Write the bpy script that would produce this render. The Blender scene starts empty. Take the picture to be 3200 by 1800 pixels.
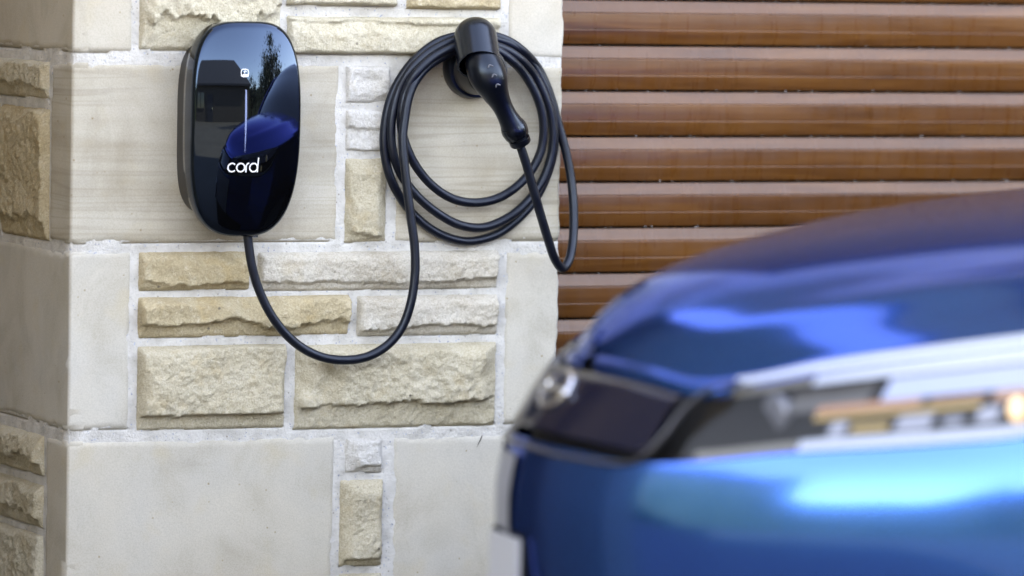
import bpy, bmesh, math
import numpy as np
from mathutils import Matrix, Vector

sc = bpy.context.scene
COL = sc.collection

# ------------------------------------------------------------------ camera
CAM_POS = np.array([-2.96547, -8.12596, 1.40])
YAW, PITCH, ROLL = 0.431637, 0.066555, 0.018272
cy_, sy_, cp_, sp_ = math.cos(YAW), math.sin(YAW), math.cos(PITCH), math.sin(PITCH)
_d = np.array([sy_ * cp_, cy_ * cp_, -sp_])
_r = np.array([cy_, -sy_, 0.0])
_u = np.cross(_r, _d)
_c, _s = math.cos(ROLL), math.sin(ROLL)
_r2, _u2 = _c * _r + _s * _u, -_s * _r + _c * _u
cam = bpy.data.cameras.new('camera')
cam.lens = 190.0
cam.sensor_width = 36.0
cam.clip_start = 0.1
cam.clip_end = 400.0
cam.dof.use_dof = True
cam.dof.focus_distance = 8.78
cam.dof.aperture_fstop = 1.8
cam_ob = bpy.data.objects.new('camera', cam)
COL.objects.link(cam_ob)
cam_ob.matrix_world = Matrix(((_r2[0], _u2[0], -_d[0], CAM_POS[0]),
                              (_r2[1], _u2[1], -_d[1], CAM_POS[1]),
                              (_r2[2], _u2[2], -_d[2], CAM_POS[2]),
                              (0, 0, 0, 1)))
sc.camera = cam_ob

# ------------------------------------------------------------------ sky and sun
SUN_EL, SUN_AZ = math.radians(31), math.radians(98)      # azimuth: to the right of the wall's outward normal (-y)
sun_dir = Vector((math.sin(SUN_AZ) * math.cos(SUN_EL), -math.cos(SUN_AZ) * math.cos(SUN_EL), math.sin(SUN_EL)))
world = bpy.data.worlds.new('World')
sc.world = world
world.use_nodes = True
wn = world.node_tree
wn.nodes.clear()
w_out = wn.nodes.new('ShaderNodeOutputWorld')
w_bg = wn.nodes.new('ShaderNodeBackground')
w_sky = wn.nodes.new('ShaderNodeTexSky')
w_sky.sky_type = 'NISHITA'
w_sky.sun_disc = False
w_sky.sun_elevation = SUN_EL
w_sky.sun_rotation = math.atan2(sun_dir.x, sun_dir.y)
w_sky.air_density = 1.0
w_sky.dust_density = 0.0
w_sky.ozone_density = 3.0
w_sky.altitude = 1500
w_bg.inputs['Strength'].default_value = 0.15
wn.links.new(w_sky.outputs[0], w_bg.inputs[0])
wn.links.new(w_bg.outputs[0], w_out.inputs[0])
sun = bpy.data.lights.new('sun', 'SUN')
sun.energy = 3.0
sun.angle = math.radians(0.53)
sun.color = (1.0, 0.94, 0.85)
sun_ob = bpy.data.objects.new('sun', sun)
COL.objects.link(sun_ob)
sun_ob.rotation_euler = sun_dir.to_track_quat('Z', 'Y').to_euler()

sc.view_settings.view_transform = 'Standard'
sc.view_settings.look = 'None'
sc.view_settings.gamma = 1.0
sc.view_settings.use_curve_mapping = False
sc.view_settings.exposure = 4.28
sc.view_settings.use_white_balance = True
sc.view_settings.white_balance_temperature = 15500
sc.view_settings.white_balance_tint = 23
sc.render.engine = 'CYCLES'
sc.cycles.max_bounces = 8

# ------------------------------------------------------------------ helpers
def tag(o, label=None, cat=None, group=None, kind=None):
    if label: o['label'] = label
    if cat: o['category'] = cat
    if group: o['group'] = group
    if kind: o['kind'] = kind
    return o

def empty(name, loc=(0, 0, 0), rz=0.0):
    o = bpy.data.objects.new(name, None)
    COL.objects.link(o)
    o.location = loc
    o.rotation_euler = (0, 0, rz)
    o.empty_display_size = 0.1
    return o

def mesh_ob(name, verts, faces, mat, parent=None, smooth=True):
    me = bpy.data.meshes.new(name)
    me.from_pydata([tuple(map(float, v)) for v in verts], [], faces)
    me.validate()
    if smooth:
        me.polygons.foreach_set('use_smooth', [True] * len(me.polygons))
    if mat: me.materials.append(mat)
    me.update()
    o = bpy.data.objects.new(name, me)
    COL.objects.link(o)
    o.parent = parent
    return o

class MB:
    """collects shapes for ONE mesh object"""
    def __init__(self): self.v, self.f = [], []
    def add(self, verts, faces):
        n = len(self.v)
        self.v.extend([tuple(map(float, p)) for p in verts])
        self.f.extend([tuple(i + n for i in f) for f in faces])
        return self
    def box(self, c, s, rot=None):
        hx, hy, hz = s[0] / 2, s[1] / 2, s[2] / 2
        vs = [Vector((x, y, z)) for x in (-hx, hx) for y in (-hy, hy) for z in (-hz, hz)]
        if rot is not None: vs = [rot @ v for v in vs]
        vs = [v + Vector(c) for v in vs]
        return self.add(vs, [(0, 1, 3, 2), (4, 6, 7, 5), (0, 4, 5, 1), (2, 3, 7, 6), (0, 2, 6, 4), (1, 5, 7, 3)])
    def grid(self, P, close_u=False, flip=False):
        """P[i][j] -> points"""
        nu, nv = len(P), len(P[0])
        vs = [p for row in P for p in row]
        fs = []
        for i in range(nu if close_u else nu - 1):
            a, b = i, (i + 1) % nu
            for j in range(nv - 1):
                q = (a * nv + j, b * nv + j, b * nv + j + 1, a * nv + j + 1)
                fs.append(q[::-1] if flip else q)
        return self.add(vs, fs)
    def tube(self, pts, radii, n=16, cap=True, squash=None):
        pts = [np.array(p, float) for p in pts]
        m = len(pts)
        T = []
        for i in range(m):
            t = pts[min(i + 1, m - 1)] - pts[max(i - 1, 0)]
            T.append(t / (np.linalg.norm(t) + 1e-12))
        ref = np.array([0, 1.0, 0]) if abs(T[0][1]) < 0.9 else np.array([1.0, 0, 0])
        N = ref - T[0] * ref.dot(T[0]); N /= np.linalg.norm(N)
        rows = []
        for i in range(m):
            N = N - T[i] * N.dot(T[i]); N /= np.linalg.norm(N)
            B = np.cross(T[i], N)
            r = radii[i] if hasattr(radii, '__len__') else radii
            k = squash if squash else 1.0
            rows.append([pts[i] + r * (k * math.cos(2 * math.pi * a / n) * N + math.sin(2 * math.pi * a / n) * B) for a in range(n)])
        base = len(self.v)
        vs = [p for row in rows for p in row]
        fs = []
        for i in range(m - 1):
            for a in range(n):
                b = (a + 1) % n
                fs.append((i * n + a, i * n + b, (i + 1) * n + b, (i + 1) * n + a))
        if cap:
            fs.append(tuple(range(n))[::-1])
            fs.append(tuple((m - 1) * n + a for a in range(n)))
        return self.add(vs, fs)
    def build(self, name, mat, parent=None, smooth=True):
        o = mesh_ob(name, self.v, self.f, mat, parent, smooth)
        bm = bmesh.new(); bm.from_mesh(o.data)
        bmesh.ops.recalc_face_normals(bm, faces=bm.faces)
        bm.to_mesh(o.data); bm.free()
        return o

def sharpen(o, deg=35):
    me = o.data
    bm = bmesh.new(); bm.from_mesh(me)
    for e in bm.edges:
        if len(e.link_faces) == 2 and e.calc_face_angle(0) > math.radians(deg): e.smooth = False
    bm.to_mesh(me); bm.free()
    return o

def bevel(o, w=0.004, seg=2):
    m = o.modifiers.new('bevel', 'BEVEL'); m.width = w; m.segments = seg; m.limit_method = 'ANGLE'
    return o

def catmull(pts, sub=8):
    P = np.array(pts, float)
    P = np.vstack([2 * P[0] - P[1], P, 2 * P[-1] - P[-2]])
    out = []
    for i in range(1, len(P) - 2):
        p0, p1, p2, p3 = P[i - 1:i + 3]
        for k in range(sub):
            t = k / sub
            out.append(0.5 * ((2 * p1) + (-p0 + p2) * t + (2 * p0 - 5 * p1 + 4 * p2 - p3) * t * t + (-p0 + 3 * p1 - 3 * p2 + p3) * t ** 3))
    out.append(P[-2])
    return np.array(out)

def cspline(xs, ys):
    """smooth monotone-ish cubic through points, returns a function"""
    xs, ys = np.array(xs, float), np.array(ys, float)
    h = np.diff(xs); dl = np.diff(ys) / h
    m = np.zeros(len(xs)); m[0] = dl[0]; m[-1] = dl[-1]
    for i in range(1, len(xs) - 1):
        m[i] = 0 if dl[i - 1] * dl[i] <= 0 else 2 * dl[i - 1] * dl[i] / (dl[i - 1] + dl[i])
    def f(x):
        x = np.clip(np.asarray(x, float), xs[0], xs[-1])
        i = np.clip(np.searchsorted(xs, x, 'right') - 1, 0, len(h) - 1)
        t = (x - xs[i]) / h[i]
        return ((2 * t ** 3 - 3 * t ** 2 + 1) * ys[i] + (t ** 3 - 2 * t ** 2 + t) * h[i] * m[i]
                + (-2 * t ** 3 + 3 * t ** 2) * ys[i + 1] + (t ** 3 - t ** 2) * h[i] * m[i + 1])
    return f

def _hash(ix, iy, seed):
    n = (ix * 374761393 + iy * 668265263 + seed * 974634777) & 0xffffffff
    n = ((n ^ (n >> 13)) * 1274126177) & 0xffffffff
    n = ((n ^ (n >> 15)) * 2246822519) & 0xffffffff
    return ((n ^ (n >> 16)) & 0xffff) / 32767.5 - 1.0

def vnoise(x, y, seed=0):
    x, y = np.asarray(x, float), np.asarray(y, float)
    ix, iy = np.floor(x).astype(np.int64), np.floor(y).astype(np.int64)
    fx, fy = x - ix, y - iy
    fx, fy = fx * fx * (3 - 2 * fx), fy * fy * (3 - 2 * fy)
    a, b = _hash(ix, iy, seed), _hash(ix + 1, iy, seed)
    c, d = _hash(ix, iy + 1, seed), _hash(ix + 1, iy + 1, seed)
    return (a * (1 - fx) + b * fx) * (1 - fy) + (c * (1 - fx) + d * fx) * fy

def fbm(x, y, seed=0, octv=4, gain=0.5):
    s, a, t = 0, 1.0, 0
    for o in range(octv):
        s = s + a * vnoise(x * 2 ** o + 17.3 * o, y * 2 ** o - 9.1 * o, seed + o * 31)
        t += a; a *= gain
    return s / t

# ------------------------------------------------------------------ materials
def new_mat(name):
    m = bpy.data.materials.new(name)
    m.use_nodes = True
    nt = m.node_tree
    return m, nt, nt.nodes['Principled BSDF']

def N(nt, typ, **kw):
    n = nt.nodes.new(typ)
    for k, v in kw.items():
        if k in n.inputs: n.inputs[k].default_value = v
        else: setattr(n, k, v)
    return n

def ramp(nt, src, stops):
    r = nt.nodes.new('ShaderNodeValToRGB')
    e = r.color_ramp.elements
    while len(e) < len(stops): e.new(0.5)
    for el, (p, c) in zip(e, stops):
        el.position = p
        el.color = (*c, 1) if hasattr(c, '__len__') else (c, c, c, 1)
    nt.links.new(src, r.inputs[0])
    return r.outputs[0]

def mixc(nt, fac, a, b, mode='MIX'):
    m = nt.nodes.new('ShaderNodeMix'); m.data_type = 'RGBA'; m.blend_type = mode
    for s, v in ((m.inputs[0], fac), (m.inputs[6], a), (m.inputs[7], b)):
        if isinstance(v, (int, float)): s.default_value = v
        elif isinstance(v, tuple): s.default_value = (*v, 1)
        else: nt.links.new(v, s)
    return m.outputs[2]

def coords(nt, scale=(1, 1, 1), rot=(0, 0, 0), which='Object'):
    tc = nt.nodes.new('ShaderNodeTexCoord')
    mp = nt.nodes.new('ShaderNodeMapping')
    mp.inputs['Scale'].default_value = scale
    mp.inputs['Rotation'].default_value = rot
    nt.links.new(tc.outputs[which], mp.inputs[0])
    return mp.outputs[0]

def noise(nt, vec, scale, detail=3, rough=0.55, dist=0.0):
    n = nt.nodes.new('ShaderNodeTexNoise')
    n.inputs['Scale'].default_value = scale
    n.inputs['Detail'].default_value = detail
    n.inputs['Roughness'].default_value = rough
    n.inputs['Distortion'].default_value = dist
    nt.links.new(vec, n.inputs['Vector'])
    return n.outputs['Fac']

def bump(nt, bsdf, height, strength=0.3, dist=0.002):
    b = nt.nodes.new('ShaderNodeBump')
    b.inputs['Strength'].default_value = strength
    b.inputs['Distance'].default_value = dist
    nt.links.new(height, b.inputs['Height'])
    nt.links.new(b.outputs[0], bsdf.inputs['Normal'])
    return b

def simple(name, col, rough=0.5, metal=0.0, coat=0.0, spec=0.5, emit=None, estr=0.0, tint=None):
    m, nt, b = new_mat(name)
    if tint: b.inputs['Specular Tint'].default_value = (*tint, 1)
    b.inputs['Base Color'].default_value = (*col, 1)
    b.inputs['Roughness'].default_value = rough
    b.inputs['Metallic'].default_value = metal
    b.inputs['Coat Weight'].default_value = coat
    b.inputs['Coat Roughness'].default_value = 0.03
    b.inputs['Specular IOR Level'].default_value = spec
    if emit:
        b.inputs['Emission Color'].default_value = (*emit, 1)
        b.inputs['Emission Strength'].default_value = estr
    return m

def sawn_stone(name, bedded):
    m, nt, b = new_mat(name)
    v = coords(nt)
    base = ramp(nt, noise(nt, v, 5, 3), [(0.3, (0.48, 0.43, 0.36)), (0.5, (0.51, 0.47, 0.405)), (0.72, (0.475, 0.45, 0.405))])
    mott = ramp(nt, noise(nt, coords(nt, (1, 1, 0.7)), 9, 5, 0.6, 0.6), [(0.28, (0.83, 0.81, 0.775)), (0.5, (0.985, 0.985, 0.98)), (0.72, (1.05, 1.05, 1.05))])
    base = mixc(nt, 1.0, base, mott, 'MULTIPLY')
    warm = ramp(nt, noise(nt, v, 16, 2), [(0.58, 0.0), (0.74, 0.42)])
    base = mixc(nt, warm, base, (0.50, 0.42, 0.30))
    if bedded:
        vb = coords(nt, (0.32, 0.32, 11), (0, math.radians(2.5), 0))
        nb = noise(nt, vb, 1.5, 3, 0.5, 0.25)
        band = ramp(nt, nb, [(0.34, 0.0), (0.365, 0.9), (0.385, 0.05), (0.43, 0.0), (0.445, 0.85), (0.462, 0.0), (0.505, 0.0), (0.52, 1.0), (0.535, 0.05), (0.585, 0.0), (0.60, 0.8), (0.618, 0.0), (0.66, 0.7), (0.69, 0.0)])
        fine = ramp(nt, noise(nt, coords(nt, (0.8, 0.8, 60), (0, math.radians(2), 0)), 1.5, 3), [(0.35, 0.25), (0.6, 0.0)])
        band = mixc(nt, 1.0, band, fine, 'ADD')
        zone = ramp(nt, noise(nt, coords(nt, (0.6, 0.6, 2.6)), 2.3, 2), [(0.40, 0.08), (0.60, 0.70)])
        band = mixc(nt, 1.0, band, zone, 'MULTIPLY')
        base = mixc(nt, band, base, (0.325, 0.285, 0.225))
        tone = ramp(nt, noise(nt, coords(nt, (1, 1, 9)), 2.0, 3), [(0.35, (0.80, 0.765, 0.71)), (0.65, (0.97, 0.965, 0.95))])
        base = mixc(nt, 1.0, base, tone, 'MULTIPLY')
    tcx = nt.nodes.new('ShaderNodeObjectInfo')
    rnd = ramp(nt, tcx.outputs['Random'], [(0.0, (0.94, 0.93, 0.91)), (0.5, (1, 1, 1)), (1.0, (0.97, 0.985, 1.0))])
    base = mixc(nt, 1.0, base, rnd, 'MULTIPLY')
    grain = ramp(nt, noise(nt, v, 420, 2, 0.7), [(0.35, (0.9, 0.9, 0.9)), (0.6, (1.03, 1.03, 1.03))])
    base = mixc(nt, 1.0, base, grain, 'MULTIPLY')
    vor = nt.nodes.new('ShaderNodeTexVoronoi'); vor.inputs['Scale'].default_value = 62
    nt.links.new(v, vor.inputs['Vector'])
    gate = ramp(nt, noise(nt, v, 31, 1), [(0.57, 0.0), (0.63, 1.0)])
    spot = ramp(nt, vor.outputs['Distance'], [(0.06, 0.85), (0.15, 0.0)])
    spot = mixc(nt, 1.0, spot, gate, 'MULTIPLY')
    base = mixc(nt, spot, base, (0.25, 0.18, 0.10))
    nt.links.new(base, b.inputs['Base Color'])
    b.inputs['Roughness'].default_value = 0.9
    b.inputs['Specular IOR Level'].default_value = 0.25
    bump(nt, b, noise(nt, v, 260, 4, 0.7), 0.35, 0.0012)
    return m

def rock_stone(name, c1, c2, c3, stain):
    m, nt, b = new_mat(name)
    v = coords(nt)
    base = ramp(nt, noise(nt, v, 14, 5, 0.6), [(0.3, c1), (0.5, c2), (0.7, c3)])
    st = ramp(nt, noise(nt, v, 22, 3), [(0.58, 0.0), (0.72, stain)])
    base = mixc(nt, st, base, (0.50, 0.34, 0.16))
    pale = ramp(nt, noise(nt, v, 75, 5, 0.75), [(0.54, 0.0), (0.72, 0.35)])
    base = mixc(nt, pale, base, (0.62, 0.575, 0.48))
    grain = ramp(nt, noise(nt, v, 300, 3, 0.75), [(0.30, (0.80, 0.78, 0.74)), (0.60, (1.08, 1.08, 1.08))])
    base = mixc(nt, 1.0, base, grain, 'MULTIPLY')
    vor = nt.nodes.new('ShaderNodeTexVoronoi'); vor.inputs['Scale'].default_value = 48
    nt.links.new(v, vor.inputs['Vector'])
    gate = ramp(nt, noise(nt, v, 19, 1), [(0.60, 0.0), (0.65, 1.0)])
    spot = mixc(nt, 1.0, ramp(nt, vor.outputs['Distance'], [(0.07, 0.8), (0.15, 0.0)]), gate, 'MULTIPLY')
    base = mixc(nt, spot, base, (0.12, 0.10, 0.085))
    nt.links.new(base, b.inputs['Base Color'])
    b.inputs['Roughness'].default_value = 0.92
    b.inputs['Specular IOR Level'].default_value = 0.2
    vd = coords(nt, (1.0, 1.0, 0.6), (0, math.radians(35), 0))
    h = mixc(nt, 0.45, noise(nt, vd, 130, 5, 0.65), noise(nt, v, 330, 3, 0.7))
    bump(nt, b, h, 1.0, 0.006)
    return m

def mortar_mat():
    m, nt, b = new_mat('mortar')
    v = coords(nt)
    base = ramp(nt, noise(nt, v, 30, 4), [(0.3, (0.44, 0.42, 0.385)), (0.6, (0.60, 0.58, 0.545))])
    vor = nt.nodes.new('ShaderNodeTexVoronoi'); vor.inputs['Scale'].default_value = 190
    nt.links.new(v, vor.inputs['Vector'])
    gate = ramp(nt, noise(nt, v, 140, 2), [(0.52, 0.0), (0.58, 1.0)])
    spot = mixc(nt, 1.0, ramp(nt, vor.outputs['Distance'], [(0.20, 0.75), (0.38, 0.0)]), gate, 'MULTIPLY')
    pick = ramp(nt, noise(nt, v, 90, 1), [(0.42, (0.17, 0.21, 0.29)), (0.50, (0.34, 0.42, 0.55)), (0.6, (0.25, 0.22, 0.18))])
    base = mixc(nt, spot, base, pick)
    nt.links.new(base, b.inputs['Base Color'])
    b.inputs['Roughness'].default_value = 0.95
    b.inputs['Specular IOR Level'].default_value = 0.2
    bump(nt, b, noise(nt, v, 210, 4, 0.7), 0.9, 0.003)
    return m

def slat_mat():
    m, nt, b = new_mat('wood_effect_slat')
    oi = nt.nodes.new('ShaderNodeObjectInfo')
    tc = nt.nodes.new('ShaderNodeTexCoord')
    sep = nt.nodes.new('ShaderNodeVectorMath'); sep.operation = 'MULTIPLY_ADD'
    cmb = nt.nodes.new('ShaderNodeCombineXYZ')
    nt.links.new(oi.outputs['Random'], cmb.inputs[0]); nt.links.new(oi.outputs['Random'], cmb.inputs[2])
    sep.inputs[1].default_value = (40, 7, 40)
    nt.links.new(cmb.outputs[0], sep.inputs[0]); nt.links.new(tc.outputs['Object'], sep.inputs[2])
    mp = nt.nodes.new('ShaderNodeMapping'); mp.inputs['Scale'].default_value = (2.2, 30, 40)
    nt.links.new(sep.outputs[0], mp.inputs[0])
    g = noise(nt, mp.outputs[0], 1.3, 5, 0.6, 0.9)
    base = ramp(nt, g, [(0.3, (0.080, 0.024, 0.0055)), (0.5, (0.120, 0.038, 0.009)), (0.66, (0.155, 0.054, 0.014))])
    mp2 = nt.nodes.new('ShaderNodeMapping'); mp2.inputs['Scale'].default_value = (60, 30, 6)
    nt.links.new(sep.outputs[0], mp2.inputs[0])
    dust = ramp(nt, noise(nt, mp2.outputs[0], 1.0, 4, 0.65), [(0.40, 0.0), (0.75, 0.06)])
    base = mixc(nt, dust, base, (0.20, 0.17, 0.17))
    nt.links.new(base, b.inputs['Base Color'])
    rr = ramp(nt, noise(nt, mp2.outputs[0], 1.2, 3), [(0.3, 0.24), (0.7, 0.38)])
    nt.links.new(rr, b.inputs['Roughness'])
    b.inputs['Specular IOR Level'].default_value = 0.40
    b.inputs['Coat Weight'].default_value = 0.22
    b.inputs['Coat Roughness'].default_value = 0.22
    bump(nt, b, g, 0.08, 0.001)
    return m

def rubber_mat():
    m, nt, b = new_mat('black_cable_rubber')
    v = coords(nt)
    scuff = ramp(nt, noise(nt, v, 70, 5, 0.7), [(0.60, 0.0), (0.74, 0.5)])
    nt.links.new(mixc(nt, scuff, (0.0022, 0.0032, 0.0075), (0.018, 0.020, 0.026)), b.inputs['Base Color'])
    nt.links.new(ramp(nt, noise(nt, v, 45, 4), [(0.3, 0.30), (0.7, 0.48)]), b.inputs['Roughness'])
    b.inputs['Specular IOR Level'].default_value = 0.45
    b.inputs['Specular Tint'].default_value = (0.72, 0.85, 1.0, 1)
    bump(nt, b, noise(nt, v, 120, 3), 0.06, 0.001)
    return m

def paint_mat():
    m, nt, b = new_mat('blue_car_paint')
    b.inputs['Base Color'].default_value = (0.0, 0.088, 0.37, 1)
    b.inputs['Metallic'].default_value = 0.94
    b.inputs['Roughness'].default_value = 0.16
    b.inputs['Coat Weight'].default_value = 0.55
    b.inputs['Specular Tint'].default_value = (0.30, 0.48, 1.0, 1)
    b.inputs['Coat IOR'].default_value = 1.28
    b.inputs['Coat Roughness'].default_value = 0.02
    return m

def lens_mat():
    m, nt, b = new_mat('clear_lens')
    nt.nodes.remove(b)
    out = nt.nodes['Material Output']
    tr = nt.nodes.new('ShaderNodeBsdfTransparent'); tr.inputs[0].default_value = (0.97, 0.98, 1, 1)
    gl = nt.nodes.new('ShaderNodeBsdfGlossy'); gl.inputs['Roughness'].default_value = 0.02
    fr = nt.nodes.new('ShaderNodeFresnel'); fr.inputs[0].default_value = 1.28
    mx = nt.nodes.new('ShaderNodeMixShader')
    nt.links.new(fr.outputs[0], mx.inputs[0]); nt.links.new(tr.outputs[0], mx.inputs[1]); nt.links.new(gl.outputs[0], mx.inputs[2])
    nt.links.new(mx.outputs[0], out.inputs[0])
    return m

def ground_mat():
    m, nt, b = new_mat('tarmac')
    v = coords(nt)
    base = ramp(nt, noise(nt, v, 1.2, 4), [(0.3, (0.092, 0.081, 0.066)), (0.7, (0.128, 0.114, 0.094))])
    base = mixc(nt, 1.0, base, ramp(nt, noise(nt, v, 90, 3), [(0.3, 0.7), (0.7, 1.2)]), 'MULTIPLY')
    nt.links.new(base, b.inputs['Base Color'])
    b.inputs['Roughness'].default_value = 0.9
    bump(nt, b, noise(nt, v, 130, 3), 0.6, 0.01)
    return m

def leaf_mat(name, c):
    m, nt, b = new_mat(name)
    base = ramp(nt, noise(nt, coords(nt), 3.0, 3), [(0.3, tuple(x * 0.6 for x in c)), (0.7, tuple(x * 1.3 for x in c))])
    nt.links.new(base, b.inputs['Base Color'])
    b.inputs['Roughness'].default_value = 0.6
    return m

GLOSS = simple('gloss_black_glass', (0.0012, 0.0013, 0.0016), 0.012, coat=0.0, spec=0.72)
GLOSS.node_tree.nodes['Principled BSDF'].inputs['Specular Tint'].default_value = (0.33, 0.60, 1.0, 1)
M = {
    'sawn': sawn_stone('sawn_sandstone', False),
    'bed': sawn_stone('bedded_sandstone', True),
    'tan': rock_stone('tan_rock_face', (0.40, 0.305, 0.185), (0.47, 0.375, 0.245), (0.52, 0.43, 0.30), 0.4),
    'cream': rock_stone('cream_rock_face', (0.47, 0.41, 0.305), (0.53, 0.475, 0.37), (0.57, 0.52, 0.42), 0.22),
    'buff': rock_stone('buff_rock_face', (0.44, 0.375, 0.27), (0.50, 0.435, 0.325), (0.54, 0.48, 0.375), 0.28),
    'grey': rock_stone('grey_rock_face', (0.45, 0.39, 0.315), (0.53, 0.48, 0.41), (0.58, 0.545, 0.485), 0.2),
    'white': rock_stone('white_rock_face', (0.50, 0.475, 0.435), (0.57, 0.55, 0.52), (0.61, 0.595, 0.57), 0.1),
    'mortar': mortar_mat(),
    'slat': slat_mat(),
    'dark': simple('dark_gap', (0.012, 0.010, 0.009), 0.8),
    'speck': simple('grit', (0.6, 0.6, 0.62), 0.9),
    'gloss': GLOSS,
    'housing': simple('grey_plastic', (0.020, 0.018, 0.018), 0.34),
    'white_print': simple('white_print', (0.85, 0.86, 0.88), 0.5),
    'led': simple('status_light', (0.10, 0.17, 0.32), 0.3, emit=(0.36, 0.55, 1.0), estr=0.012),
    'rubber': rubber_mat(),
    'plastic': simple('black_plastic', (0.0014, 0.0019, 0.0040), 0.30, spec=0.45, tint=(0.6, 0.78, 1.0)),
    'satin': simple('satin_black_plastic', (0.0016, 0.0021, 0.0040), 0.24, spec=0.55, tint=(0.6, 0.78, 1.0)),
    'paint': paint_mat(),
    'lens': lens_mat(),
    'chrome': simple('chrome', (0.78, 0.79, 0.82), 0.08, metal=1.0),
    'satin_chrome': simple('satin_chrome', (0.60, 0.61, 0.65), 0.22, metal=1.0),
    'paleblue': simple('pale_reflector', (0.27, 0.34, 0.50), 0.4),
    'silver': simple('silver_trim_sky_glint', (0.31, 0.35, 0.42), 0.4, metal=0.2),  # pale trim colour, also used for the painted sky bands
    'beige': simple('bezel_plastic', (0.10, 0.09, 0.075), 0.35),
    'brownbox': simple('bezel_brown', (0.035, 0.028, 0.022), 0.3),
    'yellow': simple('amber_edge', (0.40, 0.24, 0.06), 0.3),
    'panelgrey': simple('pale_grey_trim', (0.15, 0.16, 0.19), 0.35),
    'chevron': simple('grip_grey', (0.07, 0.075, 0.09), 0.4),
    'darktrim': simple('dark_trim', (0.05, 0.052, 0.062), 0.25, metal=0.4),
    'greytrim': simple('grey_trim', (0.17, 0.175, 0.20), 0.25, metal=0.5),
    'lidgloss': simple('piano_black', (0.003, 0.0042, 0.013), 0.12, spec=0.45, tint=(0.55, 0.7, 1.0)),
    'black': simple('black_trim', (0.004, 0.004, 0.0045), 0.6, spec=0.12),
    'amber': simple('amber_lens', (0.30, 0.095, 0.014), 0.25, coat=0.6),
    'bulb': simple('lit_marker_lamp', (0.7, 0.6, 0.45), 0.3, emit=(1.0, 0.80, 0.52), estr=0.05),
    'window': simple('tinted_car_glass', (0.02, 0.024, 0.028), 0.02, coat=1.0, spec=1.0),
    'tyre': simple('tyre_rubber', (0.012, 0.012, 0.012), 0.85),
    'rim': simple('alloy', (0.42, 0.43, 0.45), 0.3, metal=0.9),
    'plate': simple('number_plate_white', (0.33, 0.34, 0.37), 0.35),
    'ground': ground_mat(),
    'house_wall': simple('house_render', (0.10, 0.08, 0.065), 0.9),
    'wing': rock_stone('wing_stone', (0.29, 0.20, 0.12), (0.34, 0.245, 0.155), (0.38, 0.28, 0.185), 0.3),
    'roof': simple('slate_roof', (0.045, 0.047, 0.055), 0.75),
    'frame': simple('brown_frame', (0.10, 0.07, 0.05), 0.5),
    'pane': simple('window_pane', (0.02, 0.025, 0.03), 0.05, spec=0.8),
    'bark': simple('bark', (0.09, 0.065, 0.045), 0.9),
    'leaf': leaf_mat('tree_leaf', (0.042, 0.058, 0.024)),
    'lintel': sawn_stone('lintel_stone', False),
}

# ------------------------------------------------------------------ ground
mesh_gr = MB().add([(-70, -90, 0), (90, -90, 0), (90, 40, 0), (-70, 40, 0)], [(0, 1, 2, 3)]).build('driveway', M['ground'], smooth=False)
tag(mesh_gr, kind='structure')

# ------------------------------------------------------------------ the stone wall
PIER_W = 0.862
wall_root = empty('stone_wall', (0, 0, 0))
tag(wall_root, 'pale sandstone pier of smooth quoins and rough faced blocks with white mortar', 'wall')

def to_wall(face, u, v, h):
    """u along the wall, v up, h out of the wall face"""
    if face == 'front': return np.stack([u, -h, v], -1)
    return np.stack([-h, u, v], -1)                # return wall: plane x = 0, u runs back in depth

def patch(face, U, V, Hh, back=None, open_sides=()):
    """grid of points -> verts/faces with a skirt running back into the wall"""
    nu, nv = U.shape
    P = to_wall(face, U, V, Hh).reshape(-1, 3)
    idx = np.arange(nu * nv).reshape(nu, nv)
    fs = []
    for i in range(nu - 1):
        for j in range(nv - 1):
            q = (int(idx[i, j]), int(idx[i + 1, j]), int(idx[i + 1, j + 1]), int(idx[i, j + 1]))
            fs.append(q if face == 'front' else q[::-1])
    verts = list(P)
    ring = [int(k) for k in list(idx[:, 0]) + list(idx[-1, 1:]) + list(idx[-2::-1, -1]) + list(idx[0, -2:0:-1])]
    sides = [0] * nu + [1] * (nv - 1) + [2] * (nu - 1) + [3] * (nv - 2)
    b0 = len(verts)
    for k, s in zip(ring, sides):
        p = verts[k].copy()
        deep = 0.025
        if s in open_sides: deep = 0.10
        if face == 'front': p[1] = deep
        else: p[0] = deep
        verts.append(p)
    n = len(ring)
    for a in range(n):
        c = (a + 1) % n
        if sides[a] == 9: continue
        q = (ring[a], b0 + a, b0 + c, ring[c])
        fs.append(q if face == 'front' else q[::-1])
    return verts, fs

def axis(a, b, step):
    n = max(4, int(round((b - a) / step)) + 1)
    return np.linspace(a, b, n)

def smooth_face(u0, u1, v0, v1, seed, corner_lo=False, corner_hi=False, step=0.005, H=0.0020):
    """sawn face; edges sink irregularly under the mortar, except on an arris"""
    us, vs = axis(u0, u1, step), axis(v0, v1, step)
    U, V = np.meshgrid(us, vs, indexing='ij')
    big = 9.0
    dl = np.full_like(U, big) if corner_lo else U - u0
    dr = np.full_like(U, big) if corner_hi else u1 - U
    d = np.minimum(np.minimum(dl, dr), np.minimum(V - v0, v1 - V))
    jit = 0.0024 + 0.0030 * fbm(U * 60, V * 60, seed, 4) + 0.0024 * fbm(U * 11, V * 11, seed + 5, 2)
    e = np.clip((d - np.maximum(jit, 0.0003)) / 0.0045, 0, 1)
    h = -0.004 + (H + 0.004) * (1 - (1 - e) ** 2.2) + 0.0005 * fbm(U * 18, V * 18, seed + 9, 3)
    return U, V, h

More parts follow.
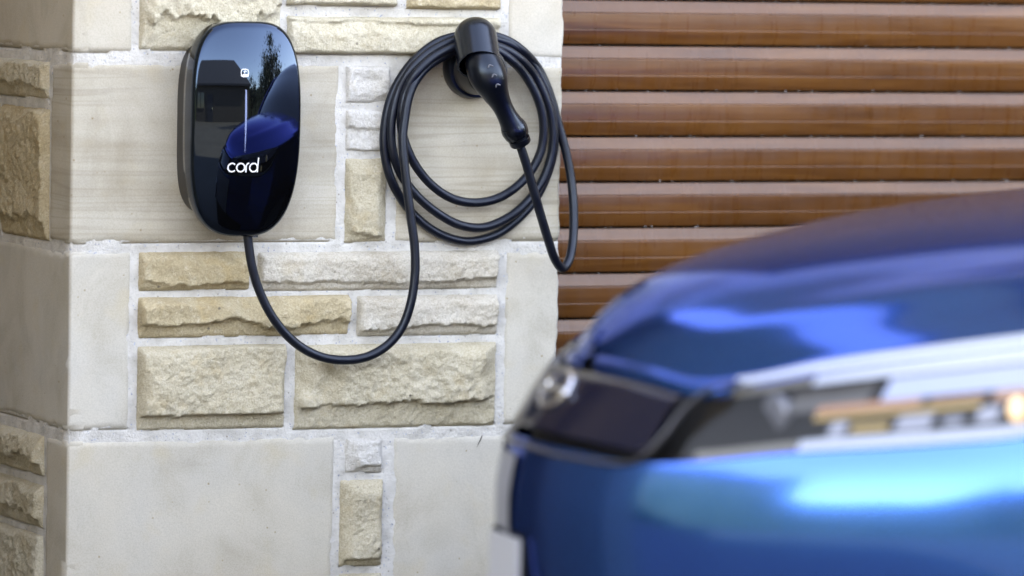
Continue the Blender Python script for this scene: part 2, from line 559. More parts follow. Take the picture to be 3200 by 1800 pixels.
def rock_face(u0, u1, v0, v1, seed, H=0.016, ledge=0.17, mL=0.014, mR=0.010, mT=0.012, rough=1.0, step=0.003, base=0.002, facet=0.45, over=0.0, wob=1.0, slope=0.0):
    us, vs = axis(u0, u1, step), axis(v0, v1, step)
    U, V = np.meshgrid(us, vs, indexing='ij')
    hgt = v1 - v0
    H = H * 1.25; facet = facet * 0.70; rough = rough * 1.5
    jag = 0.004 * fbm(U * 40, V * 40, seed, 4)
    face = H + slope * (V - v0) / hgt + 0.0070 * fbm(U * 14, V * 14, seed + 1, 2) + rough * (0.0016 * fbm(U * 70 + V * 25, V * 70 - U * 20, seed + 2, 3, 0.6) + 0.0008 * vnoise(U * 230, V * 230, seed + 3))
    def margin(d, m, sd):
        m = m * np.clip(0.95 + 1.5 * fbm(U * 13 + sd, V * 13, seed + sd + 40, 3), 0.18, 2.2)
        return base + np.maximum(d + 0.6 * jag + 0.35 * m * fbm(U * 9, V * 9, seed + sd, 2), 0) / m * H
    h = np.minimum(face, margin(U - u0, mL, 11))
    h = np.minimum(h, margin(u1 - U, mR, 12))
    h = np.minimum(h, margin(v1 - V, mT, 13))
    if ledge > 0:
        lz = hgt * ledge * (0.9 + wob * (0.55 * fbm(U * 11, U * 0 + seed * 1.7, seed + 21, 2) + 0.22 * fbm(U * 60, U * 0 + 3.1, seed + 22, 3)))
        lz = np.maximum(lz, 0.003)
        fac = base + (V - v0) / lz * H * facet + 0.0035 * fbm(U * 45, V * 45, seed + 24, 4, 0.6) + 0.0022 * np.abs(fbm(U * 18 + 5, V * 30, seed + 25, 3))
        under = (V - v0) < lz
        h = np.where(under, np.minimum(h, fac), h)
    # chipped shelf across the face
    if over > 0:
        oz = v0 + hgt * over * (1 + 0.22 * wob * fbm(U * 8, U * 0 + 7.7, seed + 31, 3))
        up = V > oz
        h = np.where(up, h, h - np.clip(0.007 * (1 - (oz - V) / (0.35 * hgt)), 0, 0.007))
    h = h + rough * 0.0007 * vnoise(U * 330, V * 330, seed + 4)
    d = np.minimum(np.minimum(U - u0, u1 - U), np.minimum(V - v0, v1 - V))
    e = np.clip((d - 0.0012 - 0.0016 * fbm(U * 70, V * 70, seed + 6, 3)) / 0.003, 0, 1)
    h = -0.004 + (h + 0.004) * np.sqrt(e)
    return U, V, h

def add_stone(mb_list, mat):
    mb = MB()
    for v, f in mb_list: mb.add(v, f)
    o = mesh_ob('stone', mb.v, mb.f, M[mat], wall_root)
    return o

stone_bottoms = []      # (face, u0, u1, v0) for the shadow gaps in the mortar

def sawn(u0, u1, v0, v1, seed, mat='sawn', right_edge=False, face='front', step=0.005):
    U, V, h = smooth_face(u0, u1, v0, v1, seed, corner_hi=right_edge, step=step)
    if right_edge:
        chip = np.maximum(0, 0.0030 * fbm(V[-1] * 30, V[-1] * 0 + seed, seed + 3, 4) + 0.0006)
        wgt = np.clip((U - (u1 - 0.02)) / 0.02, 0, 1)
        U = U - wgt * chip[None, :] * 1.6 + wgt * 0.0012 * fbm(V * 14, V * 0 + seed, seed + 8, 2)
    stone_bottoms.append((face, u0, u1, v0))
    return add_stone([patch(face, U, V, h, open_sides=(1,) if right_edge else ())], mat)

def quoin(fu1, lu1, v0, v1, seed, mat='sawn', step=0.005):
    """corner block: one stone with a face on each wall"""
    H = 0.0020
    vs = axis(v0, v1, step)
    chip = 0.0005 + 0.0006 * fbm(vs * 60, vs * 0 + seed, seed + 3, 3)
    out = []
    for face, u1 in (('front', fu1), ('left', lu1)):
        U, V, h = smooth_face(-H, u1, v0, v1, seed + (0 if face == 'front' else 50), corner_lo=True, step=step)
        k = np.clip(1 - (U + H) / 0.0049, 0, 1)
        mid = np.minimum(V - v0, v1 - V)
        flat = np.clip((mid - 0.0015) / 0.004, 0, 1)
        h = h * (1 - k) + k * (-0.004 + (H + 0.004) * flat)
        cc = np.interp(V, vs, chip)
        U = U + k * cc
        h = h - k * cc
        out.append(patch(face, U, V, h))
        stone_bottoms.append((face, 0, u1, v0))
    return add_stone(out, mat)

def rock(u0, u1, v0, v1, seed, mat, face='front', **kw):
    U, V, h = rock_face(u0, u1, v0, v1, seed, **kw)
    stone_bottoms.append((face, u0, u1, v0))
    return add_stone([patch(face, U, V, h)], mat)

# --- courses in view (heights in metres above the drive)
quoin(0.101, 0.455, 1.189, 1.482, 1)
rock(0.110, 0.356, 1.193, 1.482, 2, 'cream', H=0.018, ledge=0.20, mL=0.040, mT=0.02, wob=1.5, facet=0.5)
rock(0.365, 0.562, 1.268, 1.340, 3, 'cream', H=0.014, ledge=0.0)
rock(0.576, 0.747, 1.264, 1.338, 4, 'tan', H=0.014, ledge=0.0)
rock(0.365, 0.547, 1.353, 1.482, 5, 'buff')
rock(0.560, 0.747, 1.353, 1.482, 6, 'cream')
rock(0.366, 0.747, 1.189, 1.252, 7, 'cream', H=0.013, ledge=0.0, mT=0.009, mL=0.02, over=0.82, wob=1.4)
sawn(0.760, PIER_W, 1.184, 1.482, 8, right_edge=True)

quoin(0.462, 0.097, 0.883, 1.173, 9, mat='bed')
rock(0.471, 0.552, 1.110, 1.172, 10, 'white', H=0.009, ledge=0.24, mT=0.02, mL=0.014, wob=0.4)
rock(0.471, 0.552, 1.030, 1.100, 11, 'white', H=0.008, ledge=0.0, mL=0.010, over=0.55, wob=0.6)
rock(0.472, 0.549, 0.881, 1.021, 12, 'buff', H=0.012, ledge=0.13, mT=0.026, mL=0.012, mR=0.012, wob=0.9)
sawn(0.561, PIER_W, 0.881, 1.173, 13, mat='bed', right_edge=True)

quoin(0.104, 0.455, 0.583, 0.870, 14)
rock(0.115, 0.309, 0.806, 0.870, 15, 'tan', H=0.013, ledge=0.24, mT=0.016, wob=1.1)
rock(0.321, 0.750, 0.803, 0.868, 16, 'grey', H=0.012, ledge=0.25, mT=0.012, mR=0.014, wob=0.7)
rock(0.115, 0.484, 0.730, 0.797, 17, 'tan', H=0.017, ledge=0.34, mT=0.024, mL=0.022, mR=0.012, wob=1.2, facet=0.35)
rock(0.497, 0.752, 0.727, 0.795, 18, 'grey', H=0.014, ledge=0.26, mT=0.016, mL=0.02, wob=1.0, facet=0.4)
rock(0.115, 0.374, 0.580, 0.718, 19, 'buff', H=0.016, ledge=0.20, mL=0.030, mT=0.012, mR=0.008, wob=0.28, facet=0.3, rough=1.3)
rock(0.388, 0.751, 0.576, 0.716, 20, 'buff', H=0.019, ledge=0.27, mL=0.050, mR=0.036, mT=0.026, wob=0.75, facet=0.3, rough=1.35)
sawn(0.763, PIER_W, 0.577, 0.866, 21, right_edge=True)

quoin(0.464, 0.100, 0.272, 0.566, 22)
rock(0.480, 0.548, 0.502, 0.561, 23, 'white', H=0.011, ledge=0.22, mL=0.026, mT=0.012, mR=0.008, wob=0.5)
rock(0.472, 0.551, 0.348, 0.493, 24, 'buff', H=0.015, ledge=0.11, mL=0.030, mR=0.011, mT=0.016, wob=0.6, rough=1.2)
rock(0.472, 0.551, 0.272, 0.338, 25, 'cream', H=0.012)
sawn(0.566, PIER_W, 0.272, 0.562, 26, right_edge=True)

# --- the courses below and above the picture
rng = np.random.RandomState(5)
rough_mats = ['tan', 'cream', 'buff', 'grey']
for ci, (v0, v1) in enumerate(((-0.03, 0.259), (1.495, 1.785), (1.798, 2.088), (2.101, 2.391))):
    even = ci in (1, 3)
    if not even:
        quoin(0.103, 0.455, v0, v1, 60 + ci, step=0.012)
        m = (v0 + v1) / 2
        rock(0.114, 0.43, m + 0.006, v1, 70 + ci, rough_mats[ci], step=0.008)
        rock(0.443, 0.751, m + 0.006, v1, 80 + ci, rough_mats[(ci + 1) % 4], step=0.008)
        rock(0.114, 0.751 if ci else 0.52, v0, m - 0.006, 90 + ci, rough_mats[(ci + 2) % 4], step=0.008)
        if ci == 0: rock(0.533, 0.751, v0, m - 0.006, 95, 'buff', step=0.008)
        sawn(0.763, PIER_W, v0, v1, 100 + ci, right_edge=True, step=0.012)
    else:
        quoin(0.462, 0.10, v0, v1, 60 + ci, step=0.012)
        rock(0.472, 0.551, v0, v0 + 0.14, 70 + ci, rough_mats[ci], step=0.008)
        rock(0.472, 0.551, v0 + 0.152, v1, 80 + ci, rough_mats[(ci + 1) % 4], step=0.008)
        sawn(0.563, PIER_W, v0, v1, 100 + ci, right_edge=True, step=0.012)

# --- the return wall on the left
rock(0.109, 0.47, 1.109, 1.172, 31, 'buff', 'left', H=0.014, ledge=0.42, mT=0.016, mL=0.012, wob=0.9, facet=0.35)
rock(0.104, 0.330, 0.881, 1.096, 32, 'tan', 'left', H=0.013, ledge=0.15, mT=0.022, mL=0.010, wob=1.2, facet=0.4)
rock(0.343, 0.60, 0.881, 1.096, 33, 'buff', 'left', H=0.013)
rock(0.484, 0.86, 1.109, 1.172, 34, 'cream', 'left', H=0.012, step=0.006)
rock(0.112, 0.40, 0.497, 0.566, 35, 'buff', 'left', H=0.015, ledge=0.42, mL=0.012, mT=0.014, wob=1.1, facet=0.35)
rock(0.112, 0.42, 0.412, 0.485, 36, 'buff', 'left', H=0.015, ledge=0.45, mL=0.014, mT=0.012, wob=1.1, facet=0.35)
rock(0.110, 0.36, 0.272, 0.403, 37, 'cream', 'left', H=0.010, ledge=0.2, mL=0.012)
sd = 200
for v0, v1, start in ((-0.03, 0.259, 0.467), (0.272, 0.566, 0.43), (0.583, 0.870, 0.467), (0.883, 1.173, 0.61), (1.189, 1.482, 0.467), (1.495, 1.785, 0.112), (1.798, 2.088, 0.467), (2.101, 2.391, 0.112)):
    m = v0 + (v1 - v0) * (0.42 + 0.2 * rng.rand())
    top = v1 if not (0.85 < v0 < 0.9) else 1.096
    for a, b in ((v0, m - 0.006), (m + 0.006, top)):
        u = start
        while u < 1.75:
            w = 0.2 + 0.25 * rng.rand()
            sd += 1
            rock(u, u + w, a, b, sd, rough_mats[sd % 4], 'left', step=0.007)
            u += w + 0.012
sd += 1
rock(0.873, 1.30, 1.109, 1.172, sd, 'tan', 'left', step=0.007)
rock(1.313, 1.76, 1.109, 1.172, sd + 1, 'grey', 'left', step=0.007)

# --- mortar bed: one uneven sheet on each face, sinking in a crack below the blocks
def mortar_sheet(face, u0, u1, name='mortar'):
    us = np.concatenate([axis(u0, min(u1, 0.9), 0.0045), np.arange(0.92, u1, 0.02)]) if u1 > 0.9 else axis(u0, u1, 0.0045)
    vs = np.concatenate([np.arange(0.0, 0.25, 0.012), np.arange(0.25, 1.34, 0.0024), np.arange(1.34, 2.41, 0.012)])
    U, V = np.meshgrid(us, vs, indexing='ij')
    h = -0.0004 + 0.0013 * fbm(U * 90, V * 90, 401, 4, 0.6) + 0.0010 * fbm(U * 20, V * 20, 402, 2)
    for (fc, a, b, z) in stone_bottoms:
        if fc != face: continue
        n = fbm(U * 16, U * 0 + z * 50, 410, 3)
        crack = (np.abs(V - (z + 0.0012)) < 0.0018) & (U > a + 0.003) & (U < b - 0.003) & (n > -0.18)
        h = np.where(crack, -0.007, h)
    edge = np.clip((U - u0) / 0.004, 0, 1)
    h = -0.003 + (h + 0.003) * edge if face == 'left' else h
    v, f = patch(face, U, V, h)
    return mesh_ob(name, v, f, M['mortar'], wall_root)
mortar_sheet('front', -0.0002, PIER_W - 0.002)
mortar_sheet('left', 0.0, 1.76)
core = MB().box((0.436, 0.87, 1.2), (0.848, 1.72, 2.38)).build('wall_core', M['mortar'], wall_root, smooth=False)

# a hair crack and a chip on the lower right block
crk = MB()
cp = [(0.7265, 0.5600), (0.7235, 0.5525), (0.7205, 0.5470), (0.7170, 0.5400)]
cw = [0.0008, 0.0009, 0.0007, 0.0002]
crk.grid([[(x - w, -0.00335, z), (x + w, -0.00335, z)] for (x, z), w in zip(cp, cw)])
crk.build('hair_crack', M['dark'], wall_root)

# ------------------------------------------------------------------ roller shutter
shut = empty('roller_shutter', (0.8, 0.10, 0))
tag(shut, 'brown wood effect roller shutter garage door of horizontal slats', 'garage door')
PITCH_S = 0.077
Z_TOP = 1.2810 + PITCH_S * 10          # bottom edge of a dark gap
SX0, SX1 = 0.78, 3.45
prof = [(0.0000, -0.0050), (-0.0004, -0.0008), (-0.0012, 0.0016), (-0.0080, 0.0044), (-0.0150, 0.0072), (-0.0200, 0.0090),
        (-0.0206, 0.0082), (-0.0216, 0.0082), (-0.0222, 0.0096), (-0.0232, 0.0104), (-0.0330, 0.0107), (-0.0400, 0.0106), (-0.0476, 0.0101),
        (-0.0482, 0.0093), (-0.0492, 0.0093), (-0.0498, 0.0102), (-0.0506, 0.0105), (-0.0580, 0.0092), (-0.0660, 0.0072), (-0.0726, 0.0050), (-0.0735, 0.0042), (-0.0738, 0.0030), (-0.0740, -0.006)]
mb = MB()
xs = np.linspace(SX0 - 0.8, SX1 - 0.8, 28)
mb.grid([[(x, -o, z) for (z, o) in prof] for x in xs])
slat_me = mb.build('slat', M['slat'], shut)
sharpen(slat_me, 22)
n_slat = int(Z_TOP / PITCH_S) + 1
for k in range(n_slat):
    o = slat_me if k == 0 else slat_me.copy()
    if k: COL.objects.link(o)
    o.parent = shut
    o.location = (0, 0, Z_TOP - PITCH_S * k)
    o.rotation_euler = (0, 0, 0.0)
MB().box((1.33, 0.018, Z_TOP / 2), (2.7, 0.02, Z_TOP)).build('backing', M['dark'], shut, smooth=False)
MB().box((2.68, -0.004, Z_TOP / 2), (0.05, 0.045, Z_TOP)).build('guide_rail', M['slat'], shut, smooth=False)
# grit caught in the joints between slats
grit = MB()
rg = np.random.RandomState(11)
for k in range(8, 20):
    zg = Z_TOP - PITCH_S * k
    for _ in range(20):
        x = rg.uniform(0.09, 1.2); r = rg.uniform(0.0005, 0.0011) * (1.4 if rg.rand() < 0.12 else 1)
        c = np.array([x, -0.0035 - rg.uniform(0, 0.003), zg + rg.uniform(0.0005, 0.003)])
        grit.add([c + r * np.array(d) for d in ((1.3, 0, 0), (-1.3, 0, 0), (0, 1, 0), (0, -1, 0), (0, 0, 1), (0, 0, -1))],
                 [(0, 2, 4), (2, 1, 4), (1, 3, 4), (3, 0, 4), (2, 0, 5), (1, 2, 5), (3, 1, 5), (0, 3, 5)])
tag(grit.build('grit', M['speck'], shut), kind='stuff')

# ------------------------------------------------------------------ garage lintel and far jamb (outside the picture)
lin = MB().box((2.16, 0.16, 2.23), (2.58, 0.30, 0.30)).build('garage_lintel', M['lintel'], smooth=False)
tag(bevel(lin), 'long pale stone lintel spanning above the brown roller shutter', 'lintel')
jamb = empty('garage_jamb', (3.45, 0, 0))
tag(jamb, 'stone jamb on the far right side of the brown roller shutter', 'wall')
for k in range(8):
    s = MB().box((0.40, 0.18, -0.03 + 0.302 * k + 0.145), (0.80, 0.36, 0.29)).build('stone', M['sawn'], jamb, smooth=False)
    bevel(s)
MB().box((0.40, 0.185, 1.18), (0.79, 0.35, 2.36)).build('mortar', M['mortar'], jamb, smooth=False)

# ------------------------------------------------------------------ wall charger
CH = np.array([0.2650, 0.0, 1.0700])
ch = empty('wall_charger', (CH[0], 0, CH[2]))
tag(ch, 'glossy black oval wall charger with white cord lettering on the stone pier', 'wall charger')
A_, B_, NP, NPB = 0.0945, 0.1728, 3.6, 2.95
def sup(th, a, b, n):
    c, s = math.cos(th), math.sin(th)
    if n == NP and s < 0: n = NPB
    r = (abs(c / a) ** n + abs(s / b) ** n) ** (-1 / n)
    return r * c, r * s
def cover_out(x, z):
    npw = NP if z >= 0 else NPB
    rho = (abs(x / A_) ** npw + abs(z / B_) ** npw) ** (1 / npw)
    o = 0.0655 + 0.018 * (1 - (x / A_) ** 2) + 0.022 * (1 - (z / B_) ** 2) + 0.035 * z
    if rho > 0.94: o -= 0.0075 * (1 - math.sqrt(max(0.0, 1 - ((min(rho, 1) - 0.94) / 0.06) ** 2)))
    return o
SEG = 192
rings = list(np.linspace(0.0, 0.92, 34))[1:] + [0.94 + 0.06 * math.sin(t * math.pi / 2) for t in np.linspace(0, 1, 9)]
rows = []
for s in rings:
    row = []
    for a in range(SEG):
        x, z = sup(2 * math.pi * a / SEG, A_, B_, NP)
        row.append((s * x, -cover_out(s * x, s * z), s * z))
    rows.append(row)
mb = MB()
vs = [p for r in rows for p in r]
# side wall of the cover, tucking back to the housing
for (k, o) in ((1.0, 0.050), (0.985, 0.044), (0.93, 0.042)):
    for a in range(SEG):
        x, z = sup(2 * math.pi * a / SEG, A_, B_, NP)
        vs.append((k * x, -o if k < 1 else -(min(cover_out(x, z), 0.056)), k * z))
nr = len(rows) + 3
fs = [(i * SEG + a, i * SEG + (a + 1) % SEG, (i + 1) * SEG + (a + 1) % SEG, (i + 1) * SEG + a) for i in range(nr - 1) for a in range(SEG)]
vs.append((0, -cover_out(0, 0), 0))
fs += [(len(vs) - 1, (a + 1) % SEG, a) for a in range(SEG)]
mb.add(vs, fs)
cover = mb.build('front_cover', M['gloss'], ch)
mb = MB()
rows = []
for (k, o) in ((1.0, 0.001), (1.0, 0.040), (0.995, 0.046), (0.9, 0.047)):
    rows.append([(k * sup(2 * math.pi * a / 96, 0.087, 0.142, 4.2)[0], -o, k * sup(2 * math.pi * a / 96, 0.087, 0.142, 4.2)[1]) for a in range(96)])
mb.add([p for r in rows for p in r], [(i * 96 + a, i * 96 + (a + 1) % 96, (i + 1) * 96 + (a + 1) % 96, (i + 1) * 96 + a) for i in range(3) for a in range(96)])
sharpen(mb.build('housing', M['housing'], ch), 40)
mb = MB().tube([(0.026, -0.045, -0.150), (0.026, -0.050, -0.176)], [0.0125, 0.0105], 24)
sharpen(mb.build('cable_gland', M['plastic'], ch), 40)

def ribbon(pts, w, lift=0.0004, closed=False):
    """flat printed stroke following the cover; pts in charger x, z"""
    P = np.array(pts, float); n = len(P)
    rows = []
    ws = w if hasattr(w, '__len__') else [w] * n
    for i in range(n):
        a, b = (P[(i - 1) % n], P[(i + 1) % n]) if closed else (P[max(i - 1, 0)], P[min(i + 1, n - 1)])
        t = (b - a) / (np.linalg.norm(b - a) + 1e-9); nn = np.array([-t[1], t[0]])
        rows.append([(q[0], -cover_out(*q) - lift, q[1]) for q in (P[i] - nn * ws[i], P[i], P[i] + nn * ws[i])])
    return rows
def arc(cx, cz, rx, rz, a0, a1, n=28):
    return [(cx + rx * math.cos(math.radians(a)), cz + rz * math.sin(math.radians(a))) for a in np.linspace(a0, a1, n)]
bx, bz = 0.2285 - CH[0], 1.0028 - CH[2]
rr, sw = 0.0067, 0.00095
letters = {
    'c': [arc(bx + 0.0068, bz + rr, rr, rr, 45, 318)],
    'o': [arc(bx + 0.0212, bz + rr, rr, rr, 0, 360, 36)],
    'r': [[(bx + 0.0303, bz - 0.0010), (bx + 0.0303, bz + 0.0080)], arc(bx + 0.0350, bz + 0.0085, 0.0047, 0.0051, 185, 86, 14)],
    'd': [arc(bx + 0.0432, bz + rr, rr, rr, 0, 360, 36), [(bx + 0.0500, bz - 0.0010), (bx + 0.0502, bz + 0.008), (bx + 0.0512, bz + 0.0226)]],
}
word = MB()
for ch_, strokes in letters.items():
    for st in strokes: word.grid(ribbon(st, sw))
word.build('lettering', M['white_print'], ch)
zs = np.linspace(1.1340, 1.0340, 26) - CH[2]
wid = [0.0014 * (0.55 + 0.45 * math.sin(min(1, t * 3) * math.pi / 2)) * (1 - t ** 2.2) + 0.0002 for t in np.linspace(0, 1, 26)]
strip = MB(); strip.grid(ribbon([(0.2553 - CH[0], z) for z in zs], wid))
strip.build('status_light', M['led'], ch)
ic = MB()
ix, iz, q = 0.2535 - CH[0], 1.1612 - CH[2], 0.0056
sq = [(ix + 1.0 * sup(t, q * 1.08, q, 3.4)[0], iz + sup(t, q * 1.08, q, 3.4)[1]) for t in np.linspace(0, 2 * math.pi, 41)]
ic.grid(ribbon(sq, [0.00055 + (0.0007 if p[1] < iz - 0.003 else 0) for p in sq]))
ic.grid(ribbon([(ix - 0.0035, iz - 0.0035), (ix + 0.0035, iz - 0.0035)], 0.0009))
ic.grid(ribbon(arc(ix + 0.001, iz + 0.001, 0.0018, 0.0018, 20, 250, 14), 0.0005))
ic.build('symbol', M['white_print'], ch)

# ------------------------------------------------------------------ cable holster
HX, HZ = 0.6934, 1.1683
hol = empty('cable_holster', (HX, 0, HZ))
tag(hol, 'round black cable holster with a domed hood fixed to the stone', 'cable holster')
def lathe(prof, c, n=48):
    """prof: (out, radius) along -y from the wall"""
    rows = [[(c[0] + r * math.cos(2 * math.pi * a / n), -o, c[1] + r * math.sin(2 * math.pi * a / n)) for a in range(n)] for (o, r) in prof]
    return [p for row in rows for p in row], [(i * n + a, i * n + (a + 1) % n, (i + 1) * n + (a + 1) % n, (i + 1) * n + a) for i in range(len(prof) - 1) for a in range(n)]
mb = MB(); mb.add(*lathe([(0.0, 0.049), (0.002, 0.0500), (0.024, 0.0500), (0.028, 0.0480), (0.029, 0.043), (0.029, 0.0)], (0, 0)))
sharpen(mb.build('wall_plate', M['plastic'], hol), 40)
mb = MB(); mb.add(*lathe([(0.025, 0.0400), (0.070, 0.0380), (0.074, 0.0365), (0.0745, 0.033), (0.060, 0.032), (0.055, 0.0)], (-0.002, -0.004)))
sharpen(mb.build('socket', M['housing'], hol), 40)
# hood: capsule with its axis running down and outwards, cut open at the lower end
axis0 = np.array([-0.022, -0.070, 0.0500]); axis1 = np.array([-0.030, -0.104, 0.0080])
ax = axis1 - axis0; L_ = np.linalg.norm(ax); ax /= L_
e1 = np.array([1.0, 0, 0]); e1 -= ax * e1.dot(ax); e1 /= np.linalg.norm(e1)
e2 = np.cross(ax, e1)
R_ = 0.0355
rows = []
for t in np.linspace(0.04, math.pi / 2, 12):
    rows.append([axis0 - ax * R_ * math.cos(t) + R_ * math.sin(t) * (math.cos(a) * e1 + math.sin(a) * e2) for a in np.linspace(0, 2 * math.pi, 49)[:-1]])
for t in np.linspace(0.1, 1, 8):
    rows.append([axis0 + ax * L_ * t + R_ * (1 + 0.02 * t) * (math.cos(a) * e1 + math.sin(a) * e2) for a in np.linspace(0, 2 * math.pi, 49)[:-1]])
for (k, t) in ((0.94, 1.0), (0.91, 0.95), (0.90, 0.2)):
    rows.append([axis0 + ax * L_ * t + R_ * k * (math.cos(a) * e1 + math.sin(a) * e2) for a in np.linspace(0, 2 * math.pi, 49)[:-1]])
mb = MB()
mb.add([p for r in rows for p in r], [(i * 48 + a, i * 48 + (a + 1) % 48, (i + 1) * 48 + (a + 1) % 48, (i + 1) * 48 + a) for i in range(len(rows) - 1) for a in range(48)] + [tuple(range(48))])
sharpen(mb.build('hood', M['satin'], hol), 45)
mb = MB().box((-0.020, -0.048, 0.035), (0.040, 0.060, 0.050))
bevel(mb.build('neck', M['plastic'], hol, smooth=False), 0.006, 3)

# ------------------------------------------------------------------ charging cable and its plug
cabl = empty('charging_cable', (0.70, -0.02, 0.88))
tag(cabl, 'black charging cable coiled on the holster with its plug hung in the hood', 'charging cable')
def rel(o):
    o.matrix_parent_inverse = Matrix.Translation(-Vector(cabl.location))
    return o
CABLE=[(0.2810,-0.0550,0.9025),(0.2841,-0.0550,0.8801),(0.2901,-0.0550,0.8479),(0.3017,-0.0550,0.8125),(0.3213,-0.0560,0.7737),(0.3471,-0.0570,0.7406),(0.3784,-0.0580,0.7150),(0.4141,-0.0600,0.6991),(0.4525,-0.0620,0.6941),(0.4916,-0.0640,0.6994),(0.5257,-0.0660,0.7178),(0.5504,-0.0680,0.7475),(0.5643,-0.0700,0.7878),(0.5705,-0.0700,0.8332),(0.5690,-0.0700,0.8787),(0.5622,-0.0690,0.9241),(0.5559,-0.0670,0.9694),(0.5507,-0.0640,1.0146),(0.5489,-0.0600,1.0533),(0.5532,-0.0570,1.0856),(0.5609,-0.0540,1.1211),(0.5752,-0.0500,1.1486),(0.5991,-0.0470,1.1729),(0.6316,-0.0450,1.1909),(0.6706,-0.0450,1.2042),(0.7104,-0.0520,1.2014),(0.7430,-0.0520,1.1837),(0.7761,-0.0400,1.1574),(0.7994,-0.0380,1.1214),(0.8120,-0.0360,1.0819),(0.8113,-0.0340,1.0391),(0.7951,-0.0330,1.0029),(0.7668,-0.0330,0.9734),(0.7311,-0.0330,0.9539),(0.6912,-0.0340,0.9476),(0.6526,-0.0360,0.9537),(0.6175,-0.0380,0.9726),(0.5895,-0.0400,0.9988),(0.5685,-0.0420,1.0298),(0.5555,-0.0420,1.0655),(0.5525,-0.0450,1.0981),(0.5600,-0.0450,1.1305),(0.5741,-0.0520,1.1600),(0.6037,-0.0520,1.1861),(0.6389,-0.0520,1.2026),(0.6744,-0.0520,1.2109),(0.7261,-0.0410,1.2045),(0.7624,-0.0410,1.1868),(0.7988,-0.0260,1.1571),(0.8218,-0.0250,1.1177),(0.8348,-0.0240,1.0749),(0.8348,-0.0230,1.0287),(0.8183,-0.0230,0.9826),(0.7900,-0.0230,0.9465),(0.7539,-0.0240,0.9204),(0.7105,-0.0250,0.9060),(0.6664,-0.0270,0.9113),(0.6263,-0.0280,0.9312),(0.5919,-0.0280,0.9575),(0.5652,-0.0270,0.9885),(0.5456,-0.0340,1.0230),(0.5396,-0.0340,1.0587),(0.5418,-0.0340,1.0944),(0.5524,-0.0340,1.1333),(0.5700,-0.0410,1.1661),(0.6013,-0.0410,1.1939),(0.6383,-0.0410,1.2113),(0.6792,-0.0410,1.2188),(0.7273,-0.0300,1.2163),(0.7635,-0.0300,1.2029),(0.8023,-0.0140,1.1731),(0.8271,-0.0130,1.1337),(0.8416,-0.0120,1.0876),(0.8442,-0.0115,1.0447),(0.8360,-0.0115,1.0018),(0.8151,-0.0115,0.9573),(0.7849,-0.0115,0.9228),(0.7457,-0.0115,0.8951),(0.6990,-0.0115,0.8829),(0.6576,-0.0115,0.8882),(0.6161,-0.0115,0.9081),(0.5781,-0.0115,0.9420),(0.5453,-0.0240,0.9851),(0.5328,-0.0240,1.0290),(0.5318,-0.0240,1.0680),(0.5395,-0.0240,1.1102),(0.5565,-0.0240,1.1476),(0.5816,-0.0300,1.1820),(0.6183,-0.0300,1.2093),(0.6555,-0.0300,1.2210),(0.6912,-0.0300,1.2245),(0.7348,-0.0290,1.2190),(0.7712,-0.0290,1.2012),(0.8133,-0.0100,1.1681),(0.8360,-0.0100,1.1238),(0.8515,-0.0100,1.0777),(0.8645,-0.0140,1.0316),(0.8724,-0.0200,0.9856),(0.8735,-0.0300,0.9366),(0.8680,-0.0420,0.8911),(0.8561,-0.0550,0.8557),(0.8381,-0.0660,0.8401),(0.8191,-0.0750,0.8573),(0.8028,-0.0820,0.8907),(0.7862,-0.0880,0.9304),(0.7692,-0.0940,0.9733),(0.7523,-0.1000,1.0160),(0.7398,-0.1040,1.0439),(0.7348,-0.1050,1.0553)]
cp_ts = catmull(CABLE, 7)
rel(MB().tube(cp_ts, 0.0075, 18).build('cable', M['rubber'], cabl))
PLUG=[(0.6657,-0.0850,1.2188),(0.6662,-0.0950,1.1967),(0.6696,-0.1100,1.1737),(0.6765,-0.1170,1.1531),(0.6873,-0.1170,1.1313),(0.6984,-0.1160,1.1131),(0.7088,-0.1140,1.0968),(0.7180,-0.1120,1.0832),(0.7249,-0.1100,1.0727),(0.7304,-0.1085,1.0642),(0.7342,-0.1080,1.0579),(0.7371,-0.1070,1.0527)]
pr = [0.022, 0.025, 0.0305, 0.0300, 0.0225, 0.0172, 0.0165, 0.0185, 0.0213, 0.0203, 0.0180, 0.0172]
pp = catmull(PLUG, 6)
prr = catmull([(r, 0) for r in pr], 6)[:, 0]
rel(MB().tube(pp[:46], prr[:46], 32).build('plug_handle', M['plastic'], cabl))
rel(sharpen(MB().tube(pp[44:60], prr[44:60] * 1.03, 32).build('collar', M['satin'], cabl), 40))
e = pp[-1]; dd = pp[-1] - pp[-4]; dd /= np.linalg.norm(dd)
rel(sharpen(MB().tube([e - dd * 0.006, e - dd * 0.0045, e - dd * 0.0045, e + dd * 0.004, e + dd * 0.006], [0.0140, 0.0140, 0.0178, 0.0178, 0.0165], 32).build('end_ring', M['plastic'], cabl), 40))
# three raised grip chevrons on the handle
for k in range(3):
    base = pp[14 + 3 * k]
    to_cam = CAM_POS - base; to_cam /= np.linalg.norm(to_cam)
    tng = pp[16 + 3 * k] - pp[12 + 3 * k]; tng /= np.linalg.norm(tng)
    outw = to_cam - tng * to_cam.dot(tng); outw /= np.linalg.norm(outw)
    sd_ = np.cross(outw, tng)
    rad = prr[14 + 3 * k]
    def onb(a, dt): return base + tng * dt + rad * 1.0 * (math.cos(a) * outw + math.sin(a) * sd_)
    s_ = 1 if sd_[0] > 0 else -1
    pts = [onb(s_ * (0.30 - 0.15), 0.003), onb(s_ * 0.30, -0.001), onb(s_ * (0.30 + 0.15), 0.003)]
    rel(MB().tube(catmull(pts, 4), 0.0014, 8).build('grip_chevron', M['chevron'], cabl))

